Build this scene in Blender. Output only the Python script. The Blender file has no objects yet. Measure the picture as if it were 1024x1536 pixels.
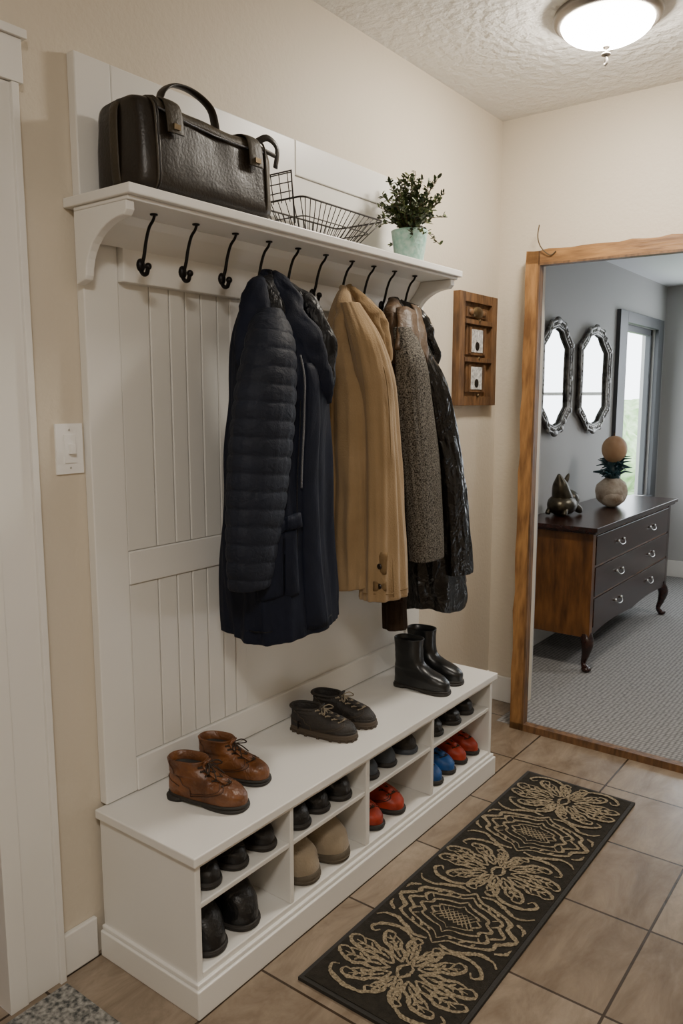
import bpy, math, random
from math import sin, cos, pi, radians, sqrt
from mathutils import Vector, Matrix, noise
random.seed(7)
COL = bpy.context.scene.collection

# ------------------------------------------------------------------ materials
def mat(name, color, rough=0.5, metal=0.0, var=0.0, vscale=6.0, bump=0.0, bscale=60.0,
        stretch=(1, 1, 1), col2=None, emis=None, spec=0.5, coat=0.0, sheen=0.0, detail=4.0, vor=False,
        bdist=0.004, fold=None):
    m = bpy.data.materials.new(name); m.use_nodes = True
    nt = m.node_tree; n = nt.nodes; l = nt.links
    b = n['Principled BSDF']
    b.inputs['Roughness'].default_value = rough
    b.inputs['Metallic'].default_value = metal
    b.inputs['Specular IOR Level'].default_value = spec
    b.inputs['Coat Weight'].default_value = coat
    b.inputs['Sheen Weight'].default_value = sheen
    c = (*color, 1)
    tc = n.new('ShaderNodeTexCoord'); mp = n.new('ShaderNodeMapping')
    l.new(tc.outputs['Object'], mp.inputs['Vector']); mp.inputs['Scale'].default_value = stretch
    if col2 is None:
        col2 = tuple(max(0, x * (1 - var)) for x in color)
    if var > 0 or col2 != color:
        t = n.new('ShaderNodeTexNoise'); t.inputs['Scale'].default_value = vscale
        t.inputs['Detail'].default_value = detail
        l.new(mp.outputs[0], t.inputs['Vector'])
        r = n.new('ShaderNodeValToRGB')
        r.color_ramp.elements[0].position = 0.33; r.color_ramp.elements[1].position = 0.67
        r.color_ramp.elements[0].color = (*col2, 1); r.color_ramp.elements[1].color = c
        l.new(t.outputs['Fac'], r.inputs[0]); l.new(r.outputs[0], b.inputs['Base Color'])
    else:
        b.inputs['Base Color'].default_value = c
    last = None
    if fold:   # larger soft creases: (scale, strength, distance, stretch)
        mp3 = n.new('ShaderNodeMapping'); mp3.inputs['Scale'].default_value = fold[3]
        l.new(tc.outputs['Object'], mp3.inputs['Vector'])
        t3 = n.new('ShaderNodeTexNoise'); t3.inputs['Scale'].default_value = fold[0]; t3.inputs['Detail'].default_value = 3
        t3.inputs['Distortion'].default_value = 0.8
        l.new(mp3.outputs[0], t3.inputs['Vector'])
        bp3 = n.new('ShaderNodeBump'); bp3.inputs['Strength'].default_value = fold[1]; bp3.inputs['Distance'].default_value = fold[2]
        l.new(t3.outputs['Fac'], bp3.inputs['Height']); last = bp3
    if bump > 0:
        if vor:
            t2 = n.new('ShaderNodeTexVoronoi'); t2.inputs['Scale'].default_value = bscale; o = t2.outputs['Distance']
        else:
            t2 = n.new('ShaderNodeTexNoise'); t2.inputs['Scale'].default_value = bscale
            t2.inputs['Detail'].default_value = 5; o = t2.outputs['Fac']
        l.new(mp.outputs[0], t2.inputs['Vector'])
        bp = n.new('ShaderNodeBump'); bp.inputs['Strength'].default_value = bump
        bp.inputs['Distance'].default_value = bdist
        l.new(o, bp.inputs['Height'])
        if last: l.new(last.outputs[0], bp.inputs['Normal'])
        last = bp
    if last: l.new(last.outputs[0], b.inputs['Normal'])
    if emis:
        b.inputs['Emission Color'].default_value = (*emis[0], 1)
        b.inputs['Emission Strength'].default_value = emis[1]
    return m

M = {}
M['wall'] = mat('beige_wall_paint', (0.62, 0.55, 0.445), 0.6, bump=0.35, bscale=70, var=0.03, vscale=1.5)
M['ceil'] = mat('textured_ceiling_paint', (0.80, 0.785, 0.75), 0.85, bump=1.0, bscale=26, bdist=.014, var=0.04, vscale=2)
M['white'] = mat('white_satin_paint', (0.74, 0.725, 0.69), 0.36, var=0.02, vscale=3)
M['bead'] = mat('beadboard_paint', (0.70, 0.685, 0.645), 0.42, var=0.02, vscale=3)
M['inner'] = mat('cubby_paint', (0.70, 0.685, 0.645), 0.5, var=0.02, vscale=3)
M['iron'] = mat('black_wrought_iron', (0.010, 0.009, 0.009), 0.42, 0.7, bump=0.3, bscale=80)
F1 = (1, 1, .35)
M['navy'] = mat('navy_shell', (0.0065, 0.0095, 0.022), 0.7, var=0.3, vscale=9, bump=0.25, bscale=260, spec=.2, fold=(9, .7, .02, F1))
M['navyq'] = mat('navy_quilted', (0.012, 0.0155, 0.027), 0.65, var=0.25, vscale=12, bump=0.2, bscale=200, spec=.22, fold=(28, .5, .008, (1, 1, 1.6)))
M['navyl'] = mat('navy_lining', (0.003, 0.0035, 0.006), 0.45, var=0.3, vscale=12, spec=.3, fold=(30, .8, .012, (1, 1, .7)))
M['tan'] = mat('tan_wool', (0.335, 0.232, 0.128), 0.9, col2=(0.265, 0.178, 0.092), vscale=6, bump=0.4, bscale=220, sheen=0.15, spec=.15, fold=(5, .25, .02, F1))
M['tan2'] = mat('tan_wool_dark', (0.21, 0.135, 0.065), 0.9, var=0.2, vscale=7, bump=0.5, bscale=160, spec=.2)
M['tweed'] = mat('grey_tweed', (0.19, 0.175, 0.15), 0.95, col2=(0.018, 0.016, 0.014), vscale=230, bump=0.6, bscale=220, detail=1, spec=.15)
M['bleather'] = mat('black_leather', (0.0065, 0.006, 0.0055), 0.27, var=0.3, bump=0.25, bscale=150, spec=.4, fold=(15, 1.0, .022, (1, 1, .75)))
M['brleather'] = mat('brown_leather_collar', (0.085, 0.048, 0.022), 0.5, var=0.4, vscale=18, bump=0.5, bscale=90, spec=.35, fold=(20, .6, .01, (1, 1, 1)))
M['dkbrown'] = mat('dark_brown_suede', (0.035, 0.020, 0.011), 0.8, var=0.35, vscale=14, bump=0.4, bscale=60, spec=.2, fold=(14, .8, .02, F1))
M['bag'] = mat('dark_bag_leather', (0.017, 0.012, 0.0075), 0.36, var=0.35, vscale=5, bump=0.2, bscale=150, spec=.42, fold=(4, .25, .012, (1, 1, 1)))
M['bag2'] = mat('bag_trim_leather', (0.042, 0.032, 0.018), 0.5, var=0.4, vscale=12, bump=0.4, bscale=120, spec=.4)
M['brass'] = mat('aged_brass', (0.18, 0.13, 0.07), 0.35, 0.9)
M['silver'] = mat('zip_metal', (0.55, 0.55, 0.53), 0.3, 1.0)
M['zip'] = mat('dull_zip', (0.14, 0.145, 0.16), 0.4, .6, bump=1, bscale=300)
M['wire'] = mat('dark_wire', (0.04, 0.036, 0.032), 0.4, 0.8)
M['pot'] = mat('mint_ceramic', (0.26, 0.50, 0.42), 0.35, col2=(0.48, 0.66, 0.58), vscale=60, bump=0.5, bscale=70, vor=True)
M['soil'] = mat('soil', (0.03, 0.02, 0.012), 0.95, bump=0.8, bscale=90)
M['leaf'] = mat('leaf_green', (0.13, 0.165, 0.05), 0.5, col2=(0.035, 0.060, 0.018), vscale=40)
M['leaf2'] = mat('leaf_dark', (0.035, 0.055, 0.018), 0.5, var=.4, vscale=40)
M['stem'] = mat('stem_brown', (0.09, 0.06, 0.03), 0.7)
M['cognac'] = mat('cognac_leather', (0.19, 0.070, 0.021), 0.38, col2=(0.065, 0.023, 0.008), vscale=14, bump=0.3, bscale=120, fold=(24, .6, .01, (1, 1, 1)))
M['cognacd'] = mat('cognac_stitching', (0.045, 0.016, 0.006), 0.5)
M['sole'] = mat('dark_rubber_sole', (0.016, 0.013, 0.010), 0.65, bump=0.3, bscale=60)
M['solebr'] = mat('brown_rubber_sole', (0.060, 0.043, 0.028), 0.7, bump=0.3, bscale=60)
M['lace'] = mat('dark_lace', (0.03, 0.018, 0.01), 0.8)
M['lacel'] = mat('tan_lace', (0.26, 0.22, 0.16), 0.8)
M['shoeblk'] = mat('black_shoe', (0.010, 0.010, 0.011), 0.36, var=0.3, vscale=20, bump=0.3, bscale=120, fold=(30, .5, .008, (1, 1, 1)))
M['hike'] = mat('hiking_shoe_fabric', (0.012, 0.0105, 0.0095), 0.6, col2=(0.024, 0.019, 0.015), vscale=14, bump=0.7, bscale=140)
M['rubber'] = mat('black_rubber_boot', (0.009, 0.010, 0.011), 0.33, var=0.2, bump=0.15, bscale=20)
M['beige'] = mat('beige_felt', (0.31, 0.245, 0.165), 0.9, var=0.2, vscale=20, bump=0.4, bscale=150, sheen=0.2)
M['taupe'] = mat('taupe_felt', (0.10, 0.08, 0.055), 0.9, var=0.2, vscale=20, bump=0.4, bscale=150)
M['red'] = mat('red_shoe', (0.45, 0.042, 0.014), 0.5, var=0.5, vscale=20, bump=0.3, bscale=80)
M['blue'] = mat('blue_shoe', (0.015, 0.11, 0.38), 0.5, var=0.5, vscale=20, bump=0.3, bscale=80)
M['slate'] = mat('slate_shoe', (0.05, 0.06, 0.075), 0.6, var=0.3, vscale=20, bump=0.3, bscale=80)
M['frame'] = mat('honey_wood', (0.34, 0.17, 0.055), 0.5, col2=(0.14, 0.062, 0.018), vscale=9, stretch=(5, 5, 0.7), bump=0.35, bscale=25)
M['frameh'] = mat('honey_wood_rail', (0.34, 0.17, 0.055), 0.5, col2=(0.14, 0.062, 0.018), vscale=9, stretch=(0.7, 5, 5), bump=0.35, bscale=25)
M['rust'] = mat('rustic_brown_wood', (0.19, 0.095, 0.036), 0.55, col2=(0.07, 0.033, 0.013), vscale=14, stretch=(3, 3, 0.6), bump=0.5, bscale=35)
M['card'] = mat('paper_label', (0.75, 0.74, 0.70), 0.8, col2=(0.30, 0.30, 0.30), vscale=70)
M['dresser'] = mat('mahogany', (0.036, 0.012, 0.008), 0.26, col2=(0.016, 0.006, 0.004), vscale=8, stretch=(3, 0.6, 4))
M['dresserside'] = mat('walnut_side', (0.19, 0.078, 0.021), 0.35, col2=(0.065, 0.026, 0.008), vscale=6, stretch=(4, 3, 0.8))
M['grey'] = mat('grey_wall_paint', (0.39, 0.385, 0.375), 0.7, bump=0.1, bscale=90)
M['ceil2'] = mat('white_ceiling_paint', (0.72, 0.73, 0.75), 0.8)
M['dkframe'] = mat('charcoal_casing', (0.045, 0.048, 0.052), 0.45)
M['pewter'] = mat('antique_pewter', (0.26, 0.25, 0.23), 0.38, 0.8, col2=(0.08, 0.075, 0.07), vscale=25, bump=0.7, bscale=55)
M['mirror'] = mat('mirror_glass', (0.92, 0.93, 0.93), 0.02, 1.0)
M['bronze'] = mat('bronze_patina', (0.085, 0.070, 0.045), 0.33, 0.7, col2=(0.03, 0.025, 0.017), vscale=18, bump=0.5, bscale=40)
M['fur'] = mat('cream_fluff', (0.62, 0.54, 0.44), 0.95, col2=(0.20, 0.13, 0.08), vscale=9, bump=0.8, bscale=60)
M['gourd'] = mat('tan_gourd', (0.50, 0.31, 0.17), 0.6, col2=(0.33, 0.17, 0.08), vscale=7)
M['teal'] = mat('teal_feather', (0.012, 0.055, 0.07), 0.4, var=0.4, vscale=30)
M['doorwood'] = mat('dark_door_wood', (0.13, 0.055, 0.022), 0.45, var=0.4, vscale=8, stretch=(4, 4, 0.5))
M['switch'] = mat('switch_plastic', (0.82, 0.81, 0.79), 0.3)
M['lampglass'] = mat('frosted_lamp_glass', (0.9, 0.88, 0.84), 0.4, emis=((1.0, 0.92, 0.80), 142))
M['lampring'] = mat('brushed_nickel', (0.22, 0.20, 0.18), 0.35, 0.8)
M['rugd'] = mat('charcoal_rug_pile', (0.029, 0.025, 0.019), 0.95, var=0.35, vscale=60, bump=0.8, bscale=260, spec=.2)
M['rugl'] = mat('cream_rug_pile', (0.35, 0.285, 0.19), 0.95, col2=(0.12, 0.095, 0.06), vscale=150, bump=0.8, bscale=260, spec=.2)
M['rugb'] = mat('rug_rubber_edge', (0.018, 0.016, 0.013), 0.8, bump=0.4, bscale=120)
M['mat'] = mat('door_mat_weave', (0.38, 0.37, 0.34), 0.95, col2=(0.05, 0.055, 0.055), vscale=75, bump=0.6, bscale=150, detail=2)
M['hedge'] = mat('garden_leaves', (0.16, 0.30, 0.09), 0.8, col2=(0.45, 0.58, 0.35), vscale=6)
M['button'] = mat('dark_button', (0.014, 0.009, 0.006), 0.3)

def tile_material():
    m = bpy.data.materials.new('glazed_floor_tile'); m.use_nodes = True
    nt = m.node_tree; n = nt.nodes; l = nt.links; b = n['Principled BSDF']
    tc = n.new('ShaderNodeTexCoord'); mp = n.new('ShaderNodeMapping')
    mp.inputs['Location'].default_value = (0.535 + 3.9, -1.78 + 3.9, 0)
    l.new(tc.outputs['Object'], mp.inputs['Vector'])
    br = n.new('ShaderNodeTexBrick'); br.offset = 0.0; br.squash = 1.0
    br.inputs['Scale'].default_value = 1.0; br.inputs['Brick Width'].default_value = 0.39
    br.inputs['Row Height'].default_value = 0.39; br.inputs['Mortar Size'].default_value = 0.004
    br.inputs['Mortar Smooth'].default_value = 0.2
    br.inputs['Color1'].default_value = (0.215, 0.165, 0.118, 1); br.inputs['Color2'].default_value = (0.30, 0.242, 0.183, 1)
    br.inputs['Mortar'].default_value = (0.05, 0.034, 0.022, 1)
    l.new(mp.outputs[0], br.inputs['Vector'])
    t = n.new('ShaderNodeTexNoise'); t.inputs['Scale'].default_value = 5; t.inputs['Detail'].default_value = 9
    t.inputs['Roughness'].default_value = 0.7; t.inputs['Distortion'].default_value = .6
    mp2 = n.new('ShaderNodeMapping'); mp2.inputs['Scale'].default_value = (1.8, 0.7, 1)
    l.new(tc.outputs['Object'], mp2.inputs['Vector']); l.new(mp2.outputs[0], t.inputs['Vector'])
    r = n.new('ShaderNodeValToRGB'); r.color_ramp.elements[0].position = .34; r.color_ramp.elements[1].position = .66
    r.color_ramp.elements[0].color = (0.62, 0.57, 0.52, 1); r.color_ramp.elements[1].color = (1.15, 1.14, 1.12, 1)
    l.new(t.outputs['Fac'], r.inputs[0])
    mx = n.new('ShaderNodeMix'); mx.data_type = 'RGBA'; mx.blend_type = 'MULTIPLY'; mx.inputs[0].default_value = 1
    l.new(br.outputs['Color'], mx.inputs[6]); l.new(r.outputs[0], mx.inputs[7]); l.new(mx.outputs[2], b.inputs['Base Color'])
    b.inputs['Roughness'].default_value = 0.25
    bp = n.new('ShaderNodeBump'); bp.inputs['Strength'].default_value = 0.6; bp.inputs['Distance'].default_value = 0.003; bp.invert = True
    l.new(br.outputs['Fac'], bp.inputs['Height'])
    bp2 = n.new('ShaderNodeBump'); bp2.inputs['Strength'].default_value = 0.3; bp2.inputs['Distance'].default_value = 0.006
    l.new(t.outputs['Fac'], bp2.inputs['Height']); l.new(bp.outputs[0], bp2.inputs['Normal']); l.new(bp2.outputs[0], b.inputs['Normal'])
    return m
M['tile'] = tile_material()

def carpet_material():
    m = bpy.data.materials.new('grey_ribbed_carpet'); m.use_nodes = True
    nt = m.node_tree; n = nt.nodes; l = nt.links; b = n['Principled BSDF']
    tc = n.new('ShaderNodeTexCoord'); v = n.new('ShaderNodeTexVoronoi'); v.inputs['Scale'].default_value = 50
    v.inputs['Randomness'].default_value = 0.2
    l.new(tc.outputs['Object'], v.inputs['Vector'])
    r = n.new('ShaderNodeValToRGB'); r.color_ramp.elements[0].color = (0.31, 0.30, 0.29, 1); r.color_ramp.elements[1].color = (0.11, 0.108, 0.108, 1)
    r.color_ramp.elements[0].position = 0.2; r.color_ramp.elements[1].position = 0.65
    l.new(v.outputs['Distance'], r.inputs[0]); l.new(r.outputs[0], b.inputs['Base Color'])
    b.inputs['Roughness'].default_value = 0.95
    bp = n.new('ShaderNodeBump'); bp.invert = True; bp.inputs['Distance'].default_value = 0.004; bp.inputs['Strength'].default_value = .7
    l.new(v.outputs['Distance'], bp.inputs['Height']); l.new(bp.outputs[0], b.inputs['Normal'])
    return m
M['carpet'] = carpet_material()

# ------------------------------------------------------------------ mesh builder
class MB:
    def __init__(s):
        s.v = []; s.f = []; s.m = []; s.s = []; s.mats = []; s.T = None
    def mi(s, k):
        if k not in s.mats: s.mats.append(k)
        return s.mats.index(k)
    def add(s, vs, fs, k, smooth=False):
        o = len(s.v); i = s.mi(k)
        for p in vs:
            p = Vector(p); s.v.append(s.T @ p if s.T else p)
        for f in fs:
            s.f.append([a + o for a in f]); s.m.append(i); s.s.append(smooth)
    def box(s, lo, hi, k):
        x0, y0, z0 = lo; x1, y1, z1 = hi
        s.add([(x0,y0,z0),(x1,y0,z0),(x1,y1,z0),(x0,y1,z0),(x0,y0,z1),(x1,y0,z1),(x1,y1,z1),(x0,y1,z1)],
              [(3,2,1,0),(4,5,6,7),(0,1,5,4),(1,2,6,5),(2,3,7,6),(3,0,4,7)], k)
    def prism(s, poly, a0, a1, axis, k):
        def P(p, a):
            return {'x': (a, p[0], p[1]), 'y': (p[0], a, p[1]), 'z': (p[0], p[1], a)}[axis]
        n = len(poly)
        vs = [P(p, a0) for p in poly] + [P(p, a1) for p in poly]
        fs = [list(range(n))[::-1], list(range(n, 2*n))] + [(i, (i+1) % n, n+(i+1) % n, n+i) for i in range(n)]
        s.add(vs, fs, k)
    def loft(s, rings, k, cap0=True, cap1=True, smooth=True, closed=True):
        n = len(rings[0]); vs = [p for r in rings for p in r]; fs = []
        for j in range(len(rings)-1):
            for i in range(n if closed else n-1):
                a = j*n+i; b = j*n+(i+1) % n
                fs.append((a, b, b+n, a+n))
        if cap0 and closed: fs.append(list(range(n))[::-1])
        if cap1 and closed: fs.append([(len(rings)-1)*n+i for i in range(n)])
        s.add(vs, fs, k, smooth)
    def tube(s, pts, r, k, n=10, flat=None, closed=False):
        pts = [Vector(p) for p in pts]; N = len(pts)
        rs = r if isinstance(r, (list, tuple)) else [r]*N
        rings = []; up = None
        for i in range(N):
            if closed: d = (pts[(i+1) % N]-pts[i-1])
            else: d = (pts[min(i+1, N-1)]-pts[max(i-1, 0)])
            if d.length < 1e-9: d = Vector((0,0,1))
            d.normalize()
            if up is None:
                a = Vector((0,0,1)) if abs(d.z) < .9 else Vector((1,0,0))
                if flat: a = Vector(flat[0])
                up = (a-d*a.dot(d)).normalized()
            else:
                if flat: up = Vector(flat[0])
                up = (up-d*up.dot(d)).normalized()
            sd = d.cross(up); q = flat[1] if flat else 1.0
            rings.append([pts[i]+(sd*cos(t)*rs[i]+up*sin(t)*rs[i]*q) for t in [2*pi*j/n for j in range(n)]])
        if closed: rings.append(rings[0]); s.loft(rings, k, False, False)
        else: s.loft(rings, k)
    def ball(s, c, r, k, n=16, m=10, fn=None):
        r = r if isinstance(r, (tuple, list)) else (r, r, r); rings = []
        for j in range(m+1):
            t = pi*(j+0.02)/(m+0.04); ring = []
            for i in range(n):
                a = 2*pi*i/n; d = Vector((sin(t)*cos(a), sin(t)*sin(a), -cos(t)))
                q = fn(d) if fn else 1
                ring.append((c[0]+r[0]*d.x*q, c[1]+r[1]*d.y*q, c[2]+r[2]*d.z*q))
            rings.append(ring)
        s.loft(rings, k)
    def disc(s, c, nrm, r, h, k, n=16):
        c = Vector(c); nrm = Vector(nrm).normalized()
        a = nrm.orthogonal().normalized(); b = nrm.cross(a)
        rings = []
        for (rr, hh) in ((r, 0), (r, h*.7), (r*.8, h)):
            rings.append([c+nrm*hh+(a*cos(t)+b*sin(t))*rr for t in [2*pi*i/n for i in range(n)]])
        s.loft(rings, k, smooth=False)
    def obj(s, name, bevel=0, seg=2, parent=None):
        me = bpy.data.meshes.new(name); me.from_pydata([tuple(p) for p in s.v], [], s.f)
        for k in s.mats: me.materials.append(M[k])
        me.polygons.foreach_set('material_index', s.m); me.polygons.foreach_set('use_smooth', s.s)
        me.update()
        o = bpy.data.objects.new(name, me); COL.objects.link(o)
        if bevel:
            bv = o.modifiers.new('bevel', 'BEVEL'); bv.width = bevel; bv.segments = seg
            bv.limit_method = 'ANGLE'; bv.angle_limit = radians(40)
        if parent: o.parent = parent
        return o

def cr(pts, n):
    """catmull-rom resample of tuples"""
    out = []; N = len(pts)
    for i in range(n):
        t = i/(n-1)*(N-1); j = min(int(t), N-2); f = t-j
        p0 = pts[max(j-1, 0)]; p1 = pts[j]; p2 = pts[j+1]; p3 = pts[min(j+2, N-1)]
        out.append(tuple(0.5*((2*b)+(-a+c)*f+(2*a-5*b+4*c-d)*f*f+(-a+3*b-3*c+d)*f**3) for a, b, c, d in zip(p0, p1, p2, p3)))
    return out

# ------------------------------------------------------------------ room shell
WX = -1.72; FY = 3.52; CZ = 2.77
b = MB(); b.box((-1.9, -1.4, -0.05), (1.5, 3.27, 0), 'tile'); b.box((-1.9, 3.27, -0.05), (-1.55, 3.62, 0), 'tile'); b.obj('floor')
b = MB(); b.box((-1.55, 3.27, -0.05), (-0.30, 3.62, 0.0), 'carpet'); b.box((-2.0, 3.62, -0.05), (1.6, 7.1, 0), 'carpet'); b.obj('floor_carpet')
b = MB(); b.box((-1.9, -1.4, CZ), (1.5, 3.62, CZ+.08), 'ceil'); b.obj('ceiling')
b = MB(); b.box((-2.0, 3.62, 2.43), (1.6, 7.1, 2.5), 'ceil2'); b.obj('ceiling_back_room')
b = MB()
b.box((WX-.13, -1.4, 0), (WX, 0.0, CZ), 'wall'); b.box((WX-.13, .945, 0), (WX, 3.62, CZ), 'wall'); b.box((WX-.13, 0, 2.195), (WX, .945, CZ), 'wall')
b.obj('wall_left')
b = MB()
OX0, OX1, OZ = -1.53, -0.32, 2.14
b.box((WX, FY, 0), (OX0, 3.62, CZ), 'wall'); b.box((OX1, FY, 0), (1.5, 3.62, CZ), 'wall'); b.box((OX0, FY, OZ), (OX1, 3.62, CZ), 'wall')
b.obj('wall_far')
b = MB(); b.box((1.4, -1.4, 0), (1.5, 3.52, CZ), 'wall'); b.obj('wall_right')
b = MB(); b.box((-1.85, -1.5, 0), (1.5, -1.4, CZ), 'wall'); b.obj('wall_back')
# baseboards
def baseboard(name, segs):
    b = MB()
    for lo, hi in segs: b.box(lo, hi, 'white')
    b.obj(name, 0.004)
baseboard('baseboard_left', [((WX, 1.056, 0), (WX+.016, 1.165, .115)), ((WX, 2.785, 0), (WX+.016, FY, .13)), ((WX, 2.785, .13), (WX+.009, FY, .145))])
baseboard('baseboard_far', [((WX+.016, FY-.016, 0), (OX0, FY, .13)), ((OX1, FY-.016, 0), (1.4, FY, .13))])
# door casing on the left
b = MB()
b.box((WX+.0005, .952, 0), (WX+.020, 1.040, 2.195), 'white'); b.box((WX+.0005, 1.038, 0), (WX+.030, 1.055, 2.195), 'white')
b.box((WX+.0005, -.11, 0), (WX+.022, -.002, 2.195), 'white')
b.box((WX+.0005, -.14, 2.197), (WX+.028, 1.068, 2.29), 'white'); b.box((WX+.0005, -.15, 2.291), (WX+.036, 1.078, 2.31), 'white')
b.box((WX-.129, .903, 0), (WX+.024, .951, 2.1945), 'white'); b.box((WX-.129, .041, 2.15), (WX+.002, .902, 2.1945), 'white'); b.box((WX-.129, .001, 0), (WX+.002, .04, 2.15), 'white')
b.box((WX-.030, .900, .83), (WX-.010, .9025, .89), 'iron')
b.obj('trim_door_casing', .002)
b = MB(); b.box((WX-.120, .045, .005), (WX-.078, .898, 2.145), 'doorwood')
for z0, z1 in ((.2, .95), (1.1, 2.0)):
    for y0, y1 in ((.14, .44), (.52, .80)):
        b.box((WX-.078, y0, z0), (WX-.071, y1, z1), 'doorwood')
b.obj('door_1', .004)

# ------------------------------------------------------------------ hall tree
PF = -1.69; RF = -1.668
b = MB()
Y0, Y1 = 1.20, 2.79
b.box((WX+.001, Y0+.02, .426), (PF-.012, Y1-.02, 2.29), 'bead')
b.box((WX+.001, Y0, .426), (PF, 1.303, 2.312), 'white')            # near stile
b.box((WX+.001, 2.69, .426), (PF, Y1, 2.30), 'white')              # far stile
b.box((PF-.012, 1.3045, 1.98), (PF-.0005, 2.0, 2.312), 'white')         # upper board
b.box((PF-.012, 2.0015, 2.205), (PF, 2.69, 2.312), 'white')         # upper rail
b.box((PF-.014, 2.0015, 1.98), (PF-.006, 2.69, 2.205), 'bead')
b.box((PF-.012, 1.3035, 1.795), (RF, 2.69, 1.955), 'white')     # hook rail
b.prism([(RF-.001, 1.875), (RF-.001, 1.946), (RF+.050, 1.946), (RF+.040, 1.925), (RF+.018, 1.895)], 1.206, 2.652, 'y', 'white')   # cove under shelf
b.box((PF-.012, 1.303, 1.009), (PF, 2.69, 1.099), 'white')         # mid rail
b.box((PF-.012, 1.303, .426), (PF+.004, 2.69, .52), 'white')       # bottom rail
b.box((PF-.012, 1.70, 1.0995), (PF-.001, 1.79, 1.7945), 'white')
y = 1.3045
ws = [.10, .068, .057, .058, .064, .050, .05]
for w in ws:
    if y+w > 1.76: break
    for z0, z1 in ((1.10, 1.80), (.521, 1.008)):
        b.box((PF-.012, y+.0015, z0), (PF-.0055, y+w-.0015, z1), 'bead')
    y += w
# shelf with moulding and brackets
b.box((WX+.001, 1.172, 1.955), (-1.47, 2.705, 1.978), 'white')
b.box((PF, 1.180, 1.945), (-1.485, 2.695, 1.955), 'white')
def bracket(y0, y1):
    poly = [(PF, 1.945), (-1.492, 1.945), (-1.492, 1.925)]
    for i in range(11):
        t = i/10*pi/2
        poly.append((-1.502-.148*sin(t), 1.795+.118*cos(t)))
    poly += [(-1.655, 1.785), (PF, 1.775)]
    b.prism(poly, y0, y1, 'y', 'white')
bracket(1.180, 1.204); bracket(2.655, 2.683)
b.obj('hall_tree_panel_and_shelf', .003)
# bench
b = MB(); BX = -1.33; BT = .423
b.box((WX+.018, 1.170, .398), (BX+.012, 2.785, BT), 'white')
b.box((WX+.02, 1.182, .03), (BX, 1.20, .398), 'white'); b.box((WX+.02, 2.745, .03), (BX, 2.765, .398), 'white')
b.box((WX+.02, 1.20, .03), (WX+.04, 2.745, .398), 'inner')
b.box((WX+.02, 1.20, .06), (BX, 2.745, .104), 'inner')
divs = [(1.532, 1.547), (1.895, 1.915), (2.295, 2.312)]
for a, c in divs: b.box((WX+.04, a, .104), (BX-.001, c, .398), 'white')
cells = [(1.20, 1.532), (1.547, 1.895), (1.915, 2.295), (2.312, 2.745)]
for a, c in cells: b.box((WX+.04, a, .272), (BX-.004, c, .287), 'inner')
b.box((BX-.01, 1.182, .385), (BX+.001, 2.765, .398), 'white')
b.box((WX+.02, 1.168, 0), (BX+.016, 2.778, .075), 'white')
b.box((WX+.02, 1.174, .075), (BX+.009, 2.772, .088), 'white')
b.obj('shoe_cubby_bench', .003)

# ------------------------------------------------------------------ hooks hung from the shelf
hy = [1.312, 1.448, 1.590, 1.725, 1.852, 1.985, 2.122, 2.245, 2.372, 2.505]
for y in hy:
    b = MB()
    b.disc((-1.556, y, 1.9445), (0, 0, -1), .0095, .004, 'iron', 14)
    pts = cr([(-1.553, y, 1.942), (-1.560, y, 1.930), (-1.575, y, 1.915), (-1.588, y, 1.885), (-1.597, y, 1.852), (-1.608, y, 1.828), (-1.612, y, 1.818)], 24)
    b.tube(pts, [.0034+.0016*i/23 for i in range(24)], 'iron', 8)
    b.ball((-1.611, y, 1.830), (.0095, .012, .017), 'iron', 12, 8)
    pts = cr([(-1.613, y, 1.822), (-1.604, y, 1.809), (-1.590, y, 1.808), (-1.584, y, 1.822)], 10)
    b.tube(pts, .0055, 'iron', 8)
    b.ball((-1.583, y, 1.825), .009, 'iron', 10, 7)
    b.obj('coat_hook')

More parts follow.
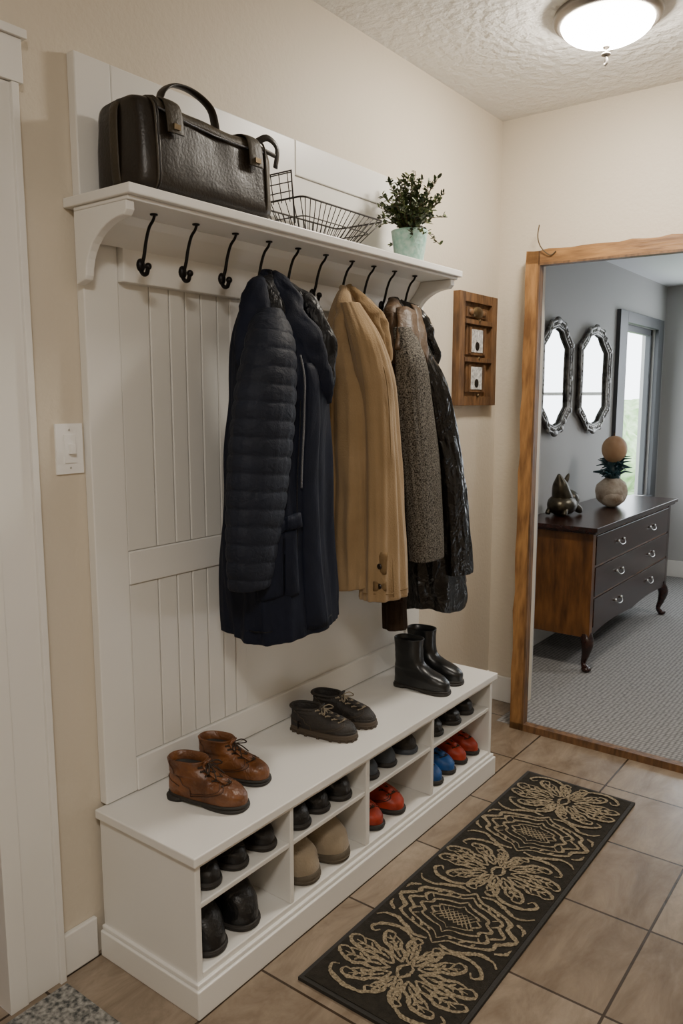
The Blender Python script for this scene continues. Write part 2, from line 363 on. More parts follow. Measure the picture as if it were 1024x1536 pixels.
# ------------------------------------------------------------------ garments
def garment(b, secs, k, rows=70, seg=96, amp=(0.0, 0.06), waves=((5, 0.0, 1.0), (9, 1.3, .6), (14, 2.0, .35)), pw=0.9,
            quilt=None, hem=0.0, nz=.012, tw=0.0, seed=0.0, wr=0.0, drape=0.0, hf=.4):
    """secs: (z, xc, yc, ax, ay) from top to bottom"""
    S = cr(secs, rows); z1 = secs[0][0]; z0 = secs[-1][0]
    def at(phi, t):
        f = max(0, min(1, t))*(rows-1); j = min(int(f), rows-2); g = f-j
        z, xc, yc, ax, ay = (S[j][q]*(1-g)+S[j+1][q]*g for q in range(5))
        A = amp[0]+(amp[1]-amp[0])*t
        d = sum(w*sin(kk*phi+ph+seed+tw*t*3) for kk, ph, w in waves)*A
        c, s_ = cos(phi), sin(phi)
        if quilt:
            q = (z+.008*s_+.003*noise.noise(Vector((c*2, s_*2, z*9)))-quilt[1])/quilt[0]; q -= math.floor(q)
            d += quilt[2]*(abs(sin(pi*q))**.45-.7)
        cn = noise.noise(Vector((c*2.2+seed*3, s_*2.2, z*6)))*nz*6
        d += cn*(.3+.7*t)
        if drape:
            d += drape*(.35+.65*t)*(noise.noise(Vector((c*3.6+seed, s_*3.6, z*1.9+phi*.3)))+hf*noise.noise(Vector((c*8+seed, s_*8, z*3))))
        if wr:
            q = noise.noise(Vector((c*4+seed, s_*4+z*3, z*11)))
            d += wr*((1-abs(q)*2.2)*.6+.4*noise.noise(Vector((c*8, s_*8, z*20+seed))))
        x = xc+ax*math.copysign(abs(c)**pw, c)*(1+d); y = yc+ay*math.copysign(abs(s_)**pw, s_)*(1+d)
        return Vector((x, y, z+hem*sin(phi*2+seed)*t*t))
    rings = [[at(2*pi*i/seg, j/(rows-1)) for i in range(seg)] for j in range(rows)]
    last = rings[-1]; cc = sum(last, Vector())/seg
    rings.append([cc+(p-cc)*.97-Vector((0, 0, .003)) for p in last]); rings.append([cc+(p-cc)*.93 for p in last]); rings.append([cc+(p-cc)*.9+Vector((0, 0, .10)) for p in last])
    b.loft([r[::-1] for r in rings], k)
    def surf(pd, z, off=0.0):
        t = (z1-z)/(z1-z0)
        for _ in range(6):
            zz = at(radians(pd), t).z; t += (zz-z)/(z1-z0)
        p = at(radians(pd), t); q1 = at(radians(pd+2), t); q0 = at(radians(pd-2), t)
        tg = (q1-q0); n = Vector((tg.y, -tg.x, 0)).normalized()
        return p+n*off, n
    return surf
def patch(b, surf, cor, off, k, nx=10, nzz=14, th=.004):
    """cor: 4 corners (phi,z): bl, br, tr, tl"""
    o = []; inn = []
    for j in range(nzz+1):
        v = j/nzz
        for i in range(nx+1):
            u = i/nx
            q = [(cor[0][e]*(1-u)+cor[1][e]*u)*(1-v)+(cor[3][e]*(1-u)+cor[2][e]*u)*v for e in (0, 1)]
            edge = 0.0 if (0 < i < nx and 0 < j < nzz) else -.6*th
            o.append(surf(q[0], q[1], off+th+edge)[0]); inn.append(surf(q[0], q[1], off-.006)[0])
    W = nx+1; fs = []
    for j in range(nzz):
        for i in range(nx):
            a = j*W+i; fs.append((a, a+1, a+1+W, a+W))
    n0 = len(o)
    bd = [i for i in range(W)]+[j*W+nx for j in range(1, nzz+1)]+[nzz*W+i for i in range(nx-1, -1, -1)]+[j*W for j in range(nzz-1, 0, -1)]
    for q in range(len(bd)):
        a = bd[q]; c = bd[(q+1) % len(bd)]; fs.append((a, a+n0, c+n0, c))
    b.add(o+inn, fs, k, True)
def seam(b, surf, pts, off, r, k, n=24):
    P = [surf(p, z, off)[0] for p, z in cr(pts, n)]
    b.tube(P, r, k, 6)
def roll(pts, rad, k, fl=((0.6, -0.6, .2), .6), n=34, jit=.014):
    P = cr(pts, n); R = [a[0] for a in cr([(r,) for r in rad], n)]
    o0 = len(b.v)
    b.tube([Vector(p) for p in P], R, k, 28, flat=fl)
    for i in range(o0, len(b.v)):
        p = b.v[i]; b.v[i] = p+Vector((noise.noise(p*16), noise.noise(p*16+Vector((5, 0, 0))), .5*noise.noise(p*16+Vector((0, 7, 0)))))*jit+Vector((noise.noise(p*45), noise.noise(p*45+Vector((5, 0, 0))), 0))*jit*.35
def flap(quad, k, th=.006, n=10, curl=.012):
    """thin bent leather/cloth leaf from four 3D corners a(bl) b(br) c(tr) d(tl)"""
    a, bb, c, d = (Vector(q) for q in quad); nn = (bb-a).cross(d-a).normalized()
    F = []; B = []
    for j in range(n+1):
        v = j/n
        for i in range(n+1):
            u = i/n; p = (a.lerp(bb, u)).lerp(d.lerp(c, u), v)
            p = p+nn*(curl*(sin(pi*u)*.8+.6*sin(pi*v))+noise.noise(p*25)*.006)
            F.append(p+nn*th*.5); B.append(p-nn*th*.5)
    W = n+1; fs = []; n0 = len(F)
    for j in range(n):
        for i in range(n):
            q = j*W+i; fs.append((q, q+1, q+1+W, q+W)); fs.append((q+n0, q+W+n0, q+1+W+n0, q+1+n0))
    bd = [i for i in range(W)]+[j*W+n for j in range(1, W)]+[n*W+i for i in range(n-1, -1, -1)]+[j*W for j in range(n-1, 0, -1)]
    for q in range(len(bd)):
        x, y_ = bd[q], bd[(q+1) % len(bd)]; fs.append((x, x+n0, y_+n0, y_))
    b.add(F+B, fs, k, True)

# navy hooded parka
b = MB()
secs = [(1.868, -1.568, 1.728, .012, .016), (1.84, -1.56, 1.72, .028, .034), (1.785, -1.54, 1.705, .055, .075), (1.69, -1.515, 1.695, .095, .115),
        (1.574, -1.50, 1.70, .122, .140), (1.462, -1.50, 1.700, .124, .150), (1.310, -1.50, 1.690, .125, .162), (1.155, -1.50, 1.690, .126, .172),
        (1.017, -1.50, 1.693, .128, .182), (.93, -1.50, 1.700, .128, .188), (.840, -1.50, 1.706, .128, .190)]
sf = garment(b, secs, 'navy', rows=120, seg=140, amp=(.01, .02), hem=.006, seed=.4, pw=.85, drape=.11)
slv = [(1.745, -1.475, 1.635, .03, .03), (1.70, -1.455, 1.610, .05, .055), (1.638, -1.43, 1.582, .060, .072), (1.534, -1.42, 1.557, .062, .092), (1.430, -1.42, 1.542, .062, .098),
       (1.326, -1.42, 1.527, .060, .096), (1.221, -1.42, 1.512, .058, .090), (1.117, -1.42, 1.493, .052, .078), (1.03, -1.42, 1.482, .046, .064), (1.01, -1.42, 1.480, .042, .058)]
ss = garment(b, slv, 'navyq', rows=260, seg=110, amp=(.008, .01), quilt=(.046, .02, .075), waves=((3, 0, 1), (7, 1, .5)), seed=1.1, nz=.006, pw=.9, drape=.05)
patch(b, sf, ((-10, .855), (8, .855), (4, 1.60), (-8, 1.60)), .002, 'navy', 6, 40, .007)
seam(b, sf, [(-13, 1.26), (-13, 1.4), (-13, 1.62)], .006, .003, 'zip', 40)
patch(b, sf, ((-60, .965), (-18, .965), (-20, 1.15), (-58, 1.15)), .003, 'navy', 14, 16, .012)
patch(b, sf, ((-62, 1.135), (-14, 1.155), (-16, 1.195), (-60, 1.170)), .006, 'navy', 14, 5, .015)
seam(b, sf, [(-80, .872), (-60, .874), (-20, .872), (20, .874)], .001, .002, 'navyl')
seam(b, sf, [(-44, .87), (-42, .92), (-40, .965)], .001, .002, 'navyl')
seam(b, sf, [(-18, .87), (-17, 1.1), (-17, 1.5)], .001, .0018, 'navyl', 40)
roll([(-1.565, 1.70, 1.848), (-1.53, 1.650, 1.80), (-1.505, 1.612, 1.72), (-1.49, 1.590, 1.63), (-1.485, 1.590, 1.57), (-1.485, 1.61, 1.54)], [.016, .038, .050, .050, .038, .02], 'navy')
roll([(-1.555, 1.735, 1.855), (-1.48, 1.70, 1.80), (-1.43, 1.69, 1.72), (-1.395, 1.710, 1.63), (-1.38, 1.745, 1.56), (-1.38, 1.775, 1.49)], [.018, .033, .040, .038, .032, .010], 'navy')
roll([(-1.56, 1.75, 1.85), (-1.46, 1.775, 1.77), (-1.42, 1.795, 1.68), (-1.405, 1.790, 1.58), (-1.41, 1.785, 1.46)], [.015, .026, .032, .032, .014], 'navyl')
roll([(-1.56, 1.715, 1.858), (-1.50, 1.668, 1.79), (-1.450, 1.65, 1.70), (-1.415, 1.66, 1.62)], [.012, .026, .030, .016], 'navyl')
b.obj('navy_hooded_parka')

# tan overcoat
b = MB()
secs = [(1.865, -1.57, 2.112, .012, .014), (1.835, -1.56, 2.095, .028, .034), (1.765, -1.535, 2.065, .05, .062), (1.666, -1.51, 2.05, .075, .088), (1.542, -1.50, 2.070, .09, .100),
        (1.413, -1.50, 2.095, .095, .120), (1.281, -1.50, 2.110, .098, .132), (1.146, -1.50, 2.120, .10, .142), (1.007, -1.50, 2.125, .10, .148), (.895, -1.50, 2.13, .10, .150)]
st = garment(b, secs, 'tan', rows=110, seg=130, amp=(.008, .02), hem=.008, seed=2.2, waves=((3, 0, 1), (5, 1.3, .5)), drape=.18, hf=.12)
tsl = [(1.80, -1.50, 2.035, .03, .03), (1.70, -1.43, 2.01, .045, .052), (1.60, -1.415, 2.040, .052, .066), (1.50, -1.42, 2.075, .055, .072), (1.287, -1.42, 2.098, .056, .078), (1.068, -1.42, 2.110, .060, .090), (.86, -1.42, 2.12, .066, .102)]
st2 = garment(b, tsl, 'tan', rows=110, seg=110, amp=(.008, .012), seed=3.0, waves=((3, 0, 1), (5, 1, .4)), nz=.010, drape=.17, hf=.12)
patch(b, st2, ((-72, .895), (-38, .895), (-38, .925), (-72, .925)), .003, 'tan2', 8, 4, .006)
patch(b, st2, ((-64, .94), (-38, .95), (-34, 1.02), (-60, 1.02)), .003, 'tan2', 8, 6, .007)
p, nn = st2(-50, .910, .012); b.disc(p, nn, .009, .005, 'button')
p, nn = st2(-48, .975, .012); b.disc(p, nn, .009, .005, 'button')
seam(b, st2, [(-100, .885), (-40, .884), (30, .885)], .001, .0015, 'tan2')
seam(b, st2, [(-20, .87), (-18, 1.2), (-16, 1.6)], .0005, .0014, 'tan2', 40)
roll([(-1.57, 2.09, 1.86), (-1.525, 2.035, 1.80), (-1.495, 1.99, 1.72), (-1.49, 1.975, 1.64), (-1.50, 1.98, 1.56)], [.012, .026, .032, .028, .008], 'tan')
roll([(-1.565, 2.12, 1.865), (-1.49, 2.09, 1.81), (-1.44, 2.085, 1.74), (-1.42, 2.11, 1.65)], [.012, .022, .024, .008], 'tan2')
roll([(-1.575, 2.14, 1.86), (-1.50, 2.15, 1.79), (-1.46, 2.165, 1.70), (-1.45, 2.175, 1.58)], [.012, .022, .022, .008], 'tan')
for z in (1.29, 1.11):
    p, nn = st(-108, z, .010); b.disc(p, nn, .020, .012, 'button')
patch(b, st, ((-112, .91), (-100, .91), (-100, 1.62), (-110, 1.62)), .001, 'tan', 4, 20, .005)
b.obj('tan_wool_overcoat')

# tweed and leather coats
b = MB()
secs = [(1.86, -1.575, 2.40, .012, .014), (1.80, -1.555, 2.38, .045, .045), (1.74, -1.53, 2.38, .06, .07), (1.637, -1.51, 2.41, .08, .085), (1.499, -1.50, 2.445, .09, .09),
        (1.356, -1.50, 2.48, .10, .105), (1.207, -1.50, 2.52, .10, .117), (1.052, -1.50, 2.55, .10, .124), (.894, -1.50, 2.57, .10, .130), (.76, -1.50, 2.59, .10, .132), (.715, -1.50, 2.59, .095, .125)]
s3 = garment(b, secs, 'bleather', rows=130, seg=130, amp=(.02, .05), hem=.015, seed=4.2, waves=((4, 0, 1), (7, 1.3, .7), (12, 2, .5)), nz=.02, wr=.05)
s4 = garment(b, [(1.74, -1.46, 2.28, .03, .035), (1.631, -1.42, 2.266, .040, .060), (1.5, -1.42, 2.292, .044, .074), (1.271, -1.42, 2.344, .046, .086), (1.032, -1.42, 2.381, .044, .084), (.94, -1.42, 2.391, .043, .080)],
             'tweed', amp=(.01, .02), seed=5.0, waves=((3, 0, 1), (5, 1, .6)), nz=.006, drape=.08, pw=.75)
garment(b, [(1.66, -1.44, 2.36, .03, .03), (1.55, -1.41, 2.40, .045, .05), (1.3, -1.40, 2.48, .05, .06), (1.05, -1.395, 2.54, .05, .062), (.86, -1.40, 2.575, .052, .064)],
        'bleather', rows=130, seg=110, amp=(.03, .05), seed=6.0, waves=((3, 0, 1), (5, 1, .6)), nz=.03, wr=.06)
roll([(-1.57, 2.39, 1.85), (-1.53, 2.33, 1.80), (-1.50, 2.285, 1.74), (-1.485, 2.262, 1.67), (-1.49, 2.26, 1.62)], [.02, .036, .038, .034, .014], 'brleather')
flap([(-1.44, 2.20, 1.665), (-1.40, 2.29, 1.635), (-1.47, 2.37, 1.80), (-1.50, 2.30, 1.81)], 'brleather', curl=.016)
flap([(-1.41, 2.30, 1.66), (-1.41, 2.36, 1.60), (-1.49, 2.44, 1.80), (-1.50, 2.39, 1.83)], 'brleather', curl=.014)
b.disc((-1.405, 2.262, 1.668), (1, -.8, .1), .009, .005, 'button')
roll([(-1.57, 2.43, 1.85), (-1.50, 2.45, 1.79), (-1.46, 2.47, 1.70), (-1.45, 2.48, 1.58)], [.012, .024, .024, .008], 'bleather')
garment(b, [(1.70, -1.50, 2.285, .035, .030), (1.5, -1.52, 2.30, .04, .03), (1.2, -1.53, 2.325, .04, .04), (.9, -1.52, 2.33, .04, .042), (.69, -1.50, 2.315, .042, .046)], 'dkbrown', amp=(.03, .05), seed=8.0, drape=.1)
garment(b, [(1.1, -1.50, 2.66, .04, .05), (.9, -1.48, 2.665, .05, .055), (.795, -1.47, 2.67, .055, .06)], 'brleather', amp=(.03, .08), seed=9.0)
b.obj('tweed_and_leather_coat')

# ------------------------------------------------------------------ leather bag
b = MB()
def rr(cx, cz, hx, hz, y, p=.30, n=56):
    return [(cx+hx*math.copysign(abs(cos(t))**p, cos(t)), y, cz+hz*math.copysign(abs(sin(t))**p, sin(t))) for t in [2*pi*i/n for i in range(n)]]
rings = []; NB = 60; BA, BL = 1.232, .440
def btop(t): return 2.176-.014*sin(t*pi)+.020*(1-t)
for i in range(NB+1):
    t = i/NB; y = BA+BL*t; e = min(1, max(0.0, min(t, 1-t)*13))**.4
    zt = btop(t)
    R0 = rr(-1.582, (1.979+zt)/2, .074+.028*e, (zt-1.979)/2*(.90+.10*e), y)
    R1 = []
    for (px, py, pz) in R0:
        q = Vector((px*7, py*7, pz*9)); hgt = max(0, min(1, (pz-1.985)/.05))
        s_ = noise.noise(q)*.007*hgt+noise.noise(q*2.6)*.0025*hgt
        up = max(0, (pz-1.98)/.2)
        R1.append((px+s_-(.012*up if px > -1.585 else -.010*up), py+noise.noise(q+Vector((9, 0, 0)))*.006, pz+noise.noise(q+Vector((0, 9, 0)))*.006*hgt))
    rings.append(R1)
b.loft(rings, 'bag')
for yy in (BA+.035, BA+.042, BA+BL-.035):
    P = [(px-(.010*(pz-1.98)/.2 if px > -1.585 else 0), py, pz) for px, py, pz in rr(-1.582, 2.086, .1035, .1040 if yy < 1.4 else .098, yy)]
    b.tube(P, .0028, 'bag2' if yy != BA+.042 else 'bag', 8, closed=True)
b.tube(cr([(-1.585, BA+.012, 2.19), (-1.585, BA-.006, 2.16), (-1.585, BA-.006, 2.05), (-1.585, BA-.002, 2.0)], 14), .016, 'bag2', 10, flat=((0, 1, 0), .25))
rings = []
for i in range(26):
    t = .10+.80*i/25; y = BA+BL*t; zt = btop(t)+.002*sin(t*17)
    rings.append([(-1.66, y, zt+.002), (-1.60, y, zt+.008), (-1.53, y, zt+.008), (-1.504, y, zt+.002), (-1.492, y, zt-.010), (-1.487, y, zt-.026), (-1.492, y, zt-.028), (-1.51, y, zt-.01), (-1.60, y, zt-.004), (-1.66, y, zt-.004)])
b.loft(rings, 'bag2')
b.tube([(-1.487, BA+BL*t, btop(t)-.026) for t in (.1, .3, .5, .7, .9)], .0022, 'zip', 6)
for y in (1.318, 1.592):
    zt = btop((y-BA)/BL)
    b.tube(cr([(-1.60, y, zt+.010), (-1.53, y, zt+.013), (-1.495, y, zt+.004), (-1.482, y, zt-.02), (-1.476, y, zt-.06), (-1.476, y, zt-.07)], 18), .026, 'bag2', 12, flat=((.5, 0, .85), .15))
    b.box((-1.474, y-.010, zt-.062), (-1.469, y+.010, zt-.050), 'brass')
P = cr([(-1.535, 1.322, 2.185), (-1.535, 1.330, 2.222), (-1.54, 1.372, 2.250), (-1.54, 1.435, 2.252), (-1.535, 1.488, 2.226), (-1.535, 1.505, 2.175)], 30)
b.tube(P, .014, 'bag', 12, flat=((0, .1, 1), .34))
b.tube(cr([(-1.50, 1.62, 2.175), (-1.49, 1.65, 2.190), (-1.485, 1.682, 2.17), (-1.49, 1.68, 2.12)], 14), .009, 'bag', 8, flat=((1, 0, 0), .35))
b.tube([(-1.50, 1.60, 2.165), (-1.488, 1.675, 2.150)], .006, 'bag2', 8)
b.obj('leather_duffel_bag')

# ------------------------------------------------------------------ wire basket
b = MB()
base = (-1.645, -1.525, 1.85, 2.10, 1.981); rim = (-1.675, -1.485, 1.79, 2.20, 2.070)
def loop(x0, x1, y0, y1, z, r):
    c = .02; P = []
    for cx, cyy, a0 in ((x1-c, y0+c, -90), (x1-c, y1-c, 0), (x0+c, y1-c, 90), (x0+c, y0+c, 180)):
        for q in range(5):
            a = radians(a0+q*22.5); P.append((cx+c*cos(a), cyy+c*sin(a), z))
    b.tube(P, r, 'wire', 6, closed=True)
loop(*base, .0022); loop(*rim, .003)
m_ = [(a+c)/2 for a, c in zip(base, rim)]; loop(*m_, .0018)
for i in range(17):
    t = i/16
    for xa, xb in ((base[0], rim[0]), (base[1], rim[1])):
        b.tube([(xa, base[2]+(base[3]-base[2])*t, base[4]), (xb, rim[2]+.01+(rim[3]-rim[2]-.02)*t, rim[4])], .0015, 'wire', 5)
    b.tube([(base[0], base[2]+(base[3]-base[2])*t, base[4]), (base[1], base[2]+(base[3]-base[2])*t, base[4])], .0012, 'wire', 5)
for i in range(7):
    t = i/6
    for ya, yb in ((base[2], rim[2]), (base[3], rim[3])):
        b.tube([(base[0]+(base[1]-base[0])*t, ya, base[4]), (rim[0]+.01+(rim[1]-rim[0]-.02)*t, yb, rim[4])], .0015, 'wire', 5)
for z in (2.085, 2.11, 2.135):
    b.tube([(-1.672, 1.775, z), (-1.515, 1.775, z)], .0018, 'wire', 5)
b.tube([(-1.672, 1.79, 2.0), (-1.672, 1.775, 2.14), (-1.515, 1.775, 2.14), (-1.515, 1.79, 2.0)], .0028, 'wire', 6)
b.tube([(-1.672, 1.775, 2.14), (-1.672, 1.85, 2.14), (-1.672, 1.85, 2.08)], .0024, 'wire', 6)
for q in range(5): b.tube([(-1.672+.0314*(q+.5), 1.788, 2.06), (-1.672+.0314*(q+.5), 1.775, 2.14)], .0015, 'wire', 5)
b.obj('wire_basket')

# ------------------------------------------------------------------ potted plant
b = MB(); pc = (-1.56, 2.472)
prof = [(.0, 1.9785), (.046, 1.9785), (.049, 1.985), (.058, 2.04), (.064, 2.085), (.066, 2.093), (.062, 2.095), (.059, 2.085), (.0, 2.083)]
rings = [[(pc[0]+max(r, .0005)*cos(2*pi*i/32), pc[1]+max(r, .0005)*sin(2*pi*i/32), z) for i in range(32)] for r, z in prof]
b.loft(rings[:8], 'pot', False, False); b.loft(rings[7:], 'soil', False, False)
def leaf(p, d, L, w, k):
    d = d.normalized(); s_ = d.cross(Vector((random.uniform(-.5, .5), random.uniform(-.5, .5), 1))).normalized(); nn = s_.cross(d)
    vs = [p, p+d*L*.35+s_*w+nn*.0015, p+d*L*.75+s_*w*.8+nn*.0015, p+d*L, p+d*L*.75-s_*w*.8+nn*.0015, p+d*L*.35-s_*w+nn*.0015, p+d*L*.5-nn*.001]
    b.add(vs, [(0, 1, 6), (1, 2, 6), (2, 3, 6), (3, 4, 6), (4, 5, 6), (5, 0, 6)], k, True)
for i in range(105):
    a = random.uniform(0, 2*pi); sp = random.uniform(.01, .135)*(1 if i % 3 else .7); H = random.uniform(.08, .225)-sp*.35
    dx = cos(a)*sp; dx = max(dx, -.12)
    p0 = Vector((pc[0]+cos(a)*.02, pc[1]+sin(a)*.02, 2.08)); p3 = Vector((pc[0]+dx, pc[1]+sin(a)*sp, 2.08+H))
    if i % 6 == 0: p3 = Vector((pc[0]+cos(a)*.11+.01, pc[1]+sin(a)*.14, 2.08+random.uniform(-.03, .10)))
    pts = [Vector(q) for q in cr([tuple(p0), tuple(p0.lerp(p3, .4)+Vector((0, 0, .03))), tuple(p3)], 10)]
    b.tube(pts, .0012, 'stem', 5)
    for j in range(2, 10):
        for q in range(3):
            d = Vector((random.uniform(-1, 1), random.uniform(-1, 1), random.uniform(-.2, 1)))
            leaf(pts[j], d, random.uniform(.013, .024), random.uniform(.004, .0062), random.choice(('leaf', 'leaf2')))
b.obj('potted_plant')

# ------------------------------------------------------------------ footwear
def shoe(name, heel, toe, levels, up, sole, z0, W=1.0, laces=None, lk='lace', solet=.018, inner='sole', toecap=None, seams=None, lugs=False, collar=None, H=1.0, heelblock=False):
    b = MB(); h = Vector((heel[0], heel[1], 0)); t = Vector((toe[0], toe[1], 0)); L = (t-h).length; a = math.atan2(t.y-h.y, t.x-h.x)
    S = L/.25
    b.T = Matrix.Translation((h.x, h.y, z0)) @ Matrix.Rotation(a, 4, 'Z') @ Matrix.Diagonal((S, S*W, S*H, 1))
    def ring(z, xb, xf, w, n=40, p=.78):
        r = []
        for i in range(n):
            q = 2*pi*i/n; c, s_ = cos(q), sin(q)
            x = (xb+xf)/2+(xf-xb)/2*math.copysign(abs(c)**p, c); xn = x/.25
            ww = w*(.80+.24*min(1, max(0, xn*1.35))) if xf > .16 else w
            r.append((x, ww*math.copysign(abs(s_)**.85, s_)+.004*sin(xn*3), z))
        return r
    if heelblock:
        b.loft([ring(0, .0, .070, .040), ring(.012, -.001, .072, .042)], sole)
        b.loft([ring(.0, .10, .250, .046), ring(.004, .095, .252, .048), ring(.010, .08, .252, .048)], sole)
        b.loft([ring(.008, .0, .250, .047), ring(.010, -.002, .252, .049), ring(solet-.002, -.002, .252, .049), ring(solet, .001, .249, .047)], sole)
    else:
        b.loft([ring(0, .002, .248, .046), ring(.003, -.001, .252, .049), ring(solet-.002, -.001, .252, .049), ring(solet, .002, .249, .047)], sole)
    if solet > .015 and not heelblock: b.loft([ring(.006, .006, .246, .0495), ring(.010, -.003, .254, .051), ring(.013, -.003, .254, .051), ring(.015, .006, .246, .0495)], sole)
    lv = cr([(solet-.002,)+levels[0][1:]]+levels, 30)
    R = [ring(*q) for q in lv]
    R = [[(p[0]+noise.noise(Vector(p)*38+Vector((h.x*9, 0, 0)))*.0022, p[1]+noise.noise(Vector(p)*38+Vector((0, 7, h.y*9)))*.0028, p[2]) for p in r] for r in R]
    b.loft(R, up, True, False)
    zt, xb, xf, w = lv[-1]
    b.loft([R[-1], ring(zt+.003, xb+.002, xf-.002, w-.002), ring(zt+.001, xb+.005, xf-.005, w-.005), ring(zt-.025, xb+.007, xf-.008, w-.007)], collar or up, False, False)
    b.loft([ring(zt-.02, xb+.006, xf-.006, w-.006), ring(zt-.03, xb+.006, xf-.006, w-.007)], inner, False, True)
    if collar: b.tube(ring(zt-.002, xb, xf, w-.001, 28), .0055, collar, 8, closed=True)
    def RP(i, j, o=.001):
        i = max(0, min(29, i)); i0 = int(i); f = i-i0; i1 = min(29, i0+1)
        p = Vector(R[i0][j % 40]).lerp(Vector(R[i1][j % 40]), f); c = Vector(((lv[i0][1]+lv[i0][2])/2, 0, p.z)); d = p-c; d.normalize(); return p+d*o
    if seams:
        b.tube([RP(5+(11-abs(j))*1.15, j) for j in range(-11, 12)], .0013, seams, 6)
        b.tube([RP(5+(11-abs(j))*1.15+1.2, j) for j in range(-11, 12)], .0009, seams, 6)
        for sg in (-1, 1):
            b.tube([RP(5+k*1.5, sg*(11+int(k*.25))) for k in range(16)], .0012, seams, 6)
        b.tube([RP(14-abs(20-j)*.7, j) for j in range(13, 28)], .0012, seams, 6)
    if lugs:
        rg = ring(0, .002, .248, .047)
        for j in range(0, 40, 2):
            x_, y_, _ = rg[j]; b.box((x_-.005, y_-.005, 0), (x_+.005, y_+.005, .010), sole)
    def fx(z):
        for i in range(len(lv)-1):
            if lv[i][0] <= z <= lv[i+1][0]:
                f = (z-lv[i][0])/(lv[i+1][0]-lv[i][0]+1e-9); return lv[i][2]*(1-f)+lv[i+1][2]*f
        return lv[-1][2]
    if laces:
        za, zb, n = laces
        b.tube([(fx(za+(zb-za)*q/6)-.003, 0, za+(zb-za)*q/6+.004) for q in range(7)]+[(fx(zb)+.006, 0, zb+.018)], .015, up, 10, flat=((0.6, 0, .8), .35))
        for i in range(n):
            z = za+(zb-za)*i/(n-1); x = fx(z)+.003; z2 = za+(zb-za)*min(i+1, n-1)/(n-1); x2 = fx(z2)+.003
            b.tube([(x-.014, -.020, z-.001), (x+.004, 0, z+.008), (x2-.014, .020, z2)], .0023, lk, 6)
            b.tube([(x-.014, .020, z-.001), (x+.004, 0, z+.008), (x2-.014, -.020, z2)], .0023, lk, 6)
            for sg in (-1, 1): b.ball((x-.014, sg*.021, z), .0034, lk, 8, 5)
        x = fx(zb)
        for sg in (-1, 1):
            b.tube(cr([(x+.003, 0, zb+.008), (x+.022, sg*.018, zb+.014), (x+.030, sg*.034, zb-.002), (x+.014, sg*.022, zb-.004), (x+.003, 0, zb+.006)], 14), .0022, lk, 6)
            b.tube(cr([(x+.004, 0, zb+.007), (x+.028, sg*.008, zb-.004), (x+.045, sg*.020, zb-.026)], 10), .0020, lk, 6)
    if toecap:
        b.loft([[(p[0]+.0015 if p[0] > .19 else .19, p[1]*1.03, p[2]) for p in ring(*q)] for q in lv[:9]], toecap, False, True)
        b.loft([[(p[0]-.0015 if p[0] < .045 else .045, p[1]*1.03, p[2]) for p in ring(*q)] for q in lv[:13]], toecap, False, True)
    return b.obj(name)
ANK = [(.022, 0, .248, .045), (.042, 0, .246, .046), (.058, .001, .228, .044), (.072, .003, .19, .041), (.086, .004, .155, .038), (.104, .004, .128, .036), (.120, .003, .120, .037), (.128, .001, .121, .038)]
LOW = [(.022, 0, .247, .044), (.04, 0, .244, .045), (.056, .001, .222, .043), (.069, .003, .18, .040), (.082, .003, .135, .035), (.094, .0, .108, .034)]
SLIP = [(.015, 0, .247, .046), (.04, 0, .243, .047), (.06, .001, .22, .046), (.076, .004, .18, .042), (.088, .008, .15, .036)]
WEL = [(.022, 0, .248, .045), (.045, 0, .246, .046), (.065, .001, .22, .044), (.085, .003, .165, .041), (.11, .004, .130, .039), (.15, .003, .122, .040), (.19, .001, .122, .042), (.208, 0, .124, .044)]
kb = dict(laces=(.070, .114, 5), seams='cognacd', heelblock=True, solet=.020, H=.93)
shoe('brown_ankle_boot', (-1.610, 1.352), (-1.378, 1.412), ANK, 'cognac', 'sole', BT+.0005, 1.05, **kb)
shoe('brown_ankle_boot', (-1.650, 1.500), (-1.430, 1.556), ANK, 'cognac', 'sole', BT+.0005, 1.05, **kb)
kh = dict(laces=(.062, .090, 5), lk='lacel', solet=.024, toecap='hike', lugs=True, collar='hike', seams='solebr')
shoe('hiking_shoe', (-1.625, 1.885), (-1.400, 1.935), LOW, 'hike', 'solebr', BT+.0005, 1.08, **kh)
shoe('hiking_shoe', (-1.640, 2.015), (-1.408, 2.055), LOW, 'hike', 'solebr', BT+.0005, 1.08, **kh)
shoe('black_rubber_boot', (-1.580, 2.440), (-1.352, 2.455), WEL, 'rubber', 'sole', BT+.0005, heelblock=True)
shoe('black_rubber_boot', (-1.600, 2.560), (-1.365, 2.580), WEL, 'rubber', 'sole', BT+.0005, heelblock=True)
zu, zl = .2872, .1042
def pair(nm, ya, yb, lv, up, z, W=1.0, xt=-1.352, L=.25, sole='sole', **kw):
    for y in (ya, yb): shoe(nm, (xt-L, y), (xt-random.uniform(0, .010), y+random.uniform(-.006, .008)), lv, up, sole, z, W, **kw)
LOW2 = LOW[:5]
CLOG = [(.015, 0, .247, .046), (.05, 0, .245, .047), (.085, .001, .225, .046), (.11, .004, .19, .043), (.13, .01, .155, .037)]
pair('black_leather_shoe', 1.264, 1.372, LOW2, 'shoeblk', zu, 1.0, -1.345, .255, seams='sole'); shoe('black_leather_shoe', (-1.61, 1.472), (-1.348, 1.478), LOW2, 'shoeblk', 'sole', zu, .95)
pair('black_felt_clog', 1.270, 1.400, CLOG, 'shoeblk', zl, 1.2, -1.338, .25)
pair('black_slip_on_shoe', 1.612, 1.715, SLIP, 'shoeblk', zu, 1.05, -1.342, .25); shoe('black_slip_on_shoe', (-1.60, 1.832), (-1.345, 1.818), SLIP, 'shoeblk', 'sole', zu, 1.05)
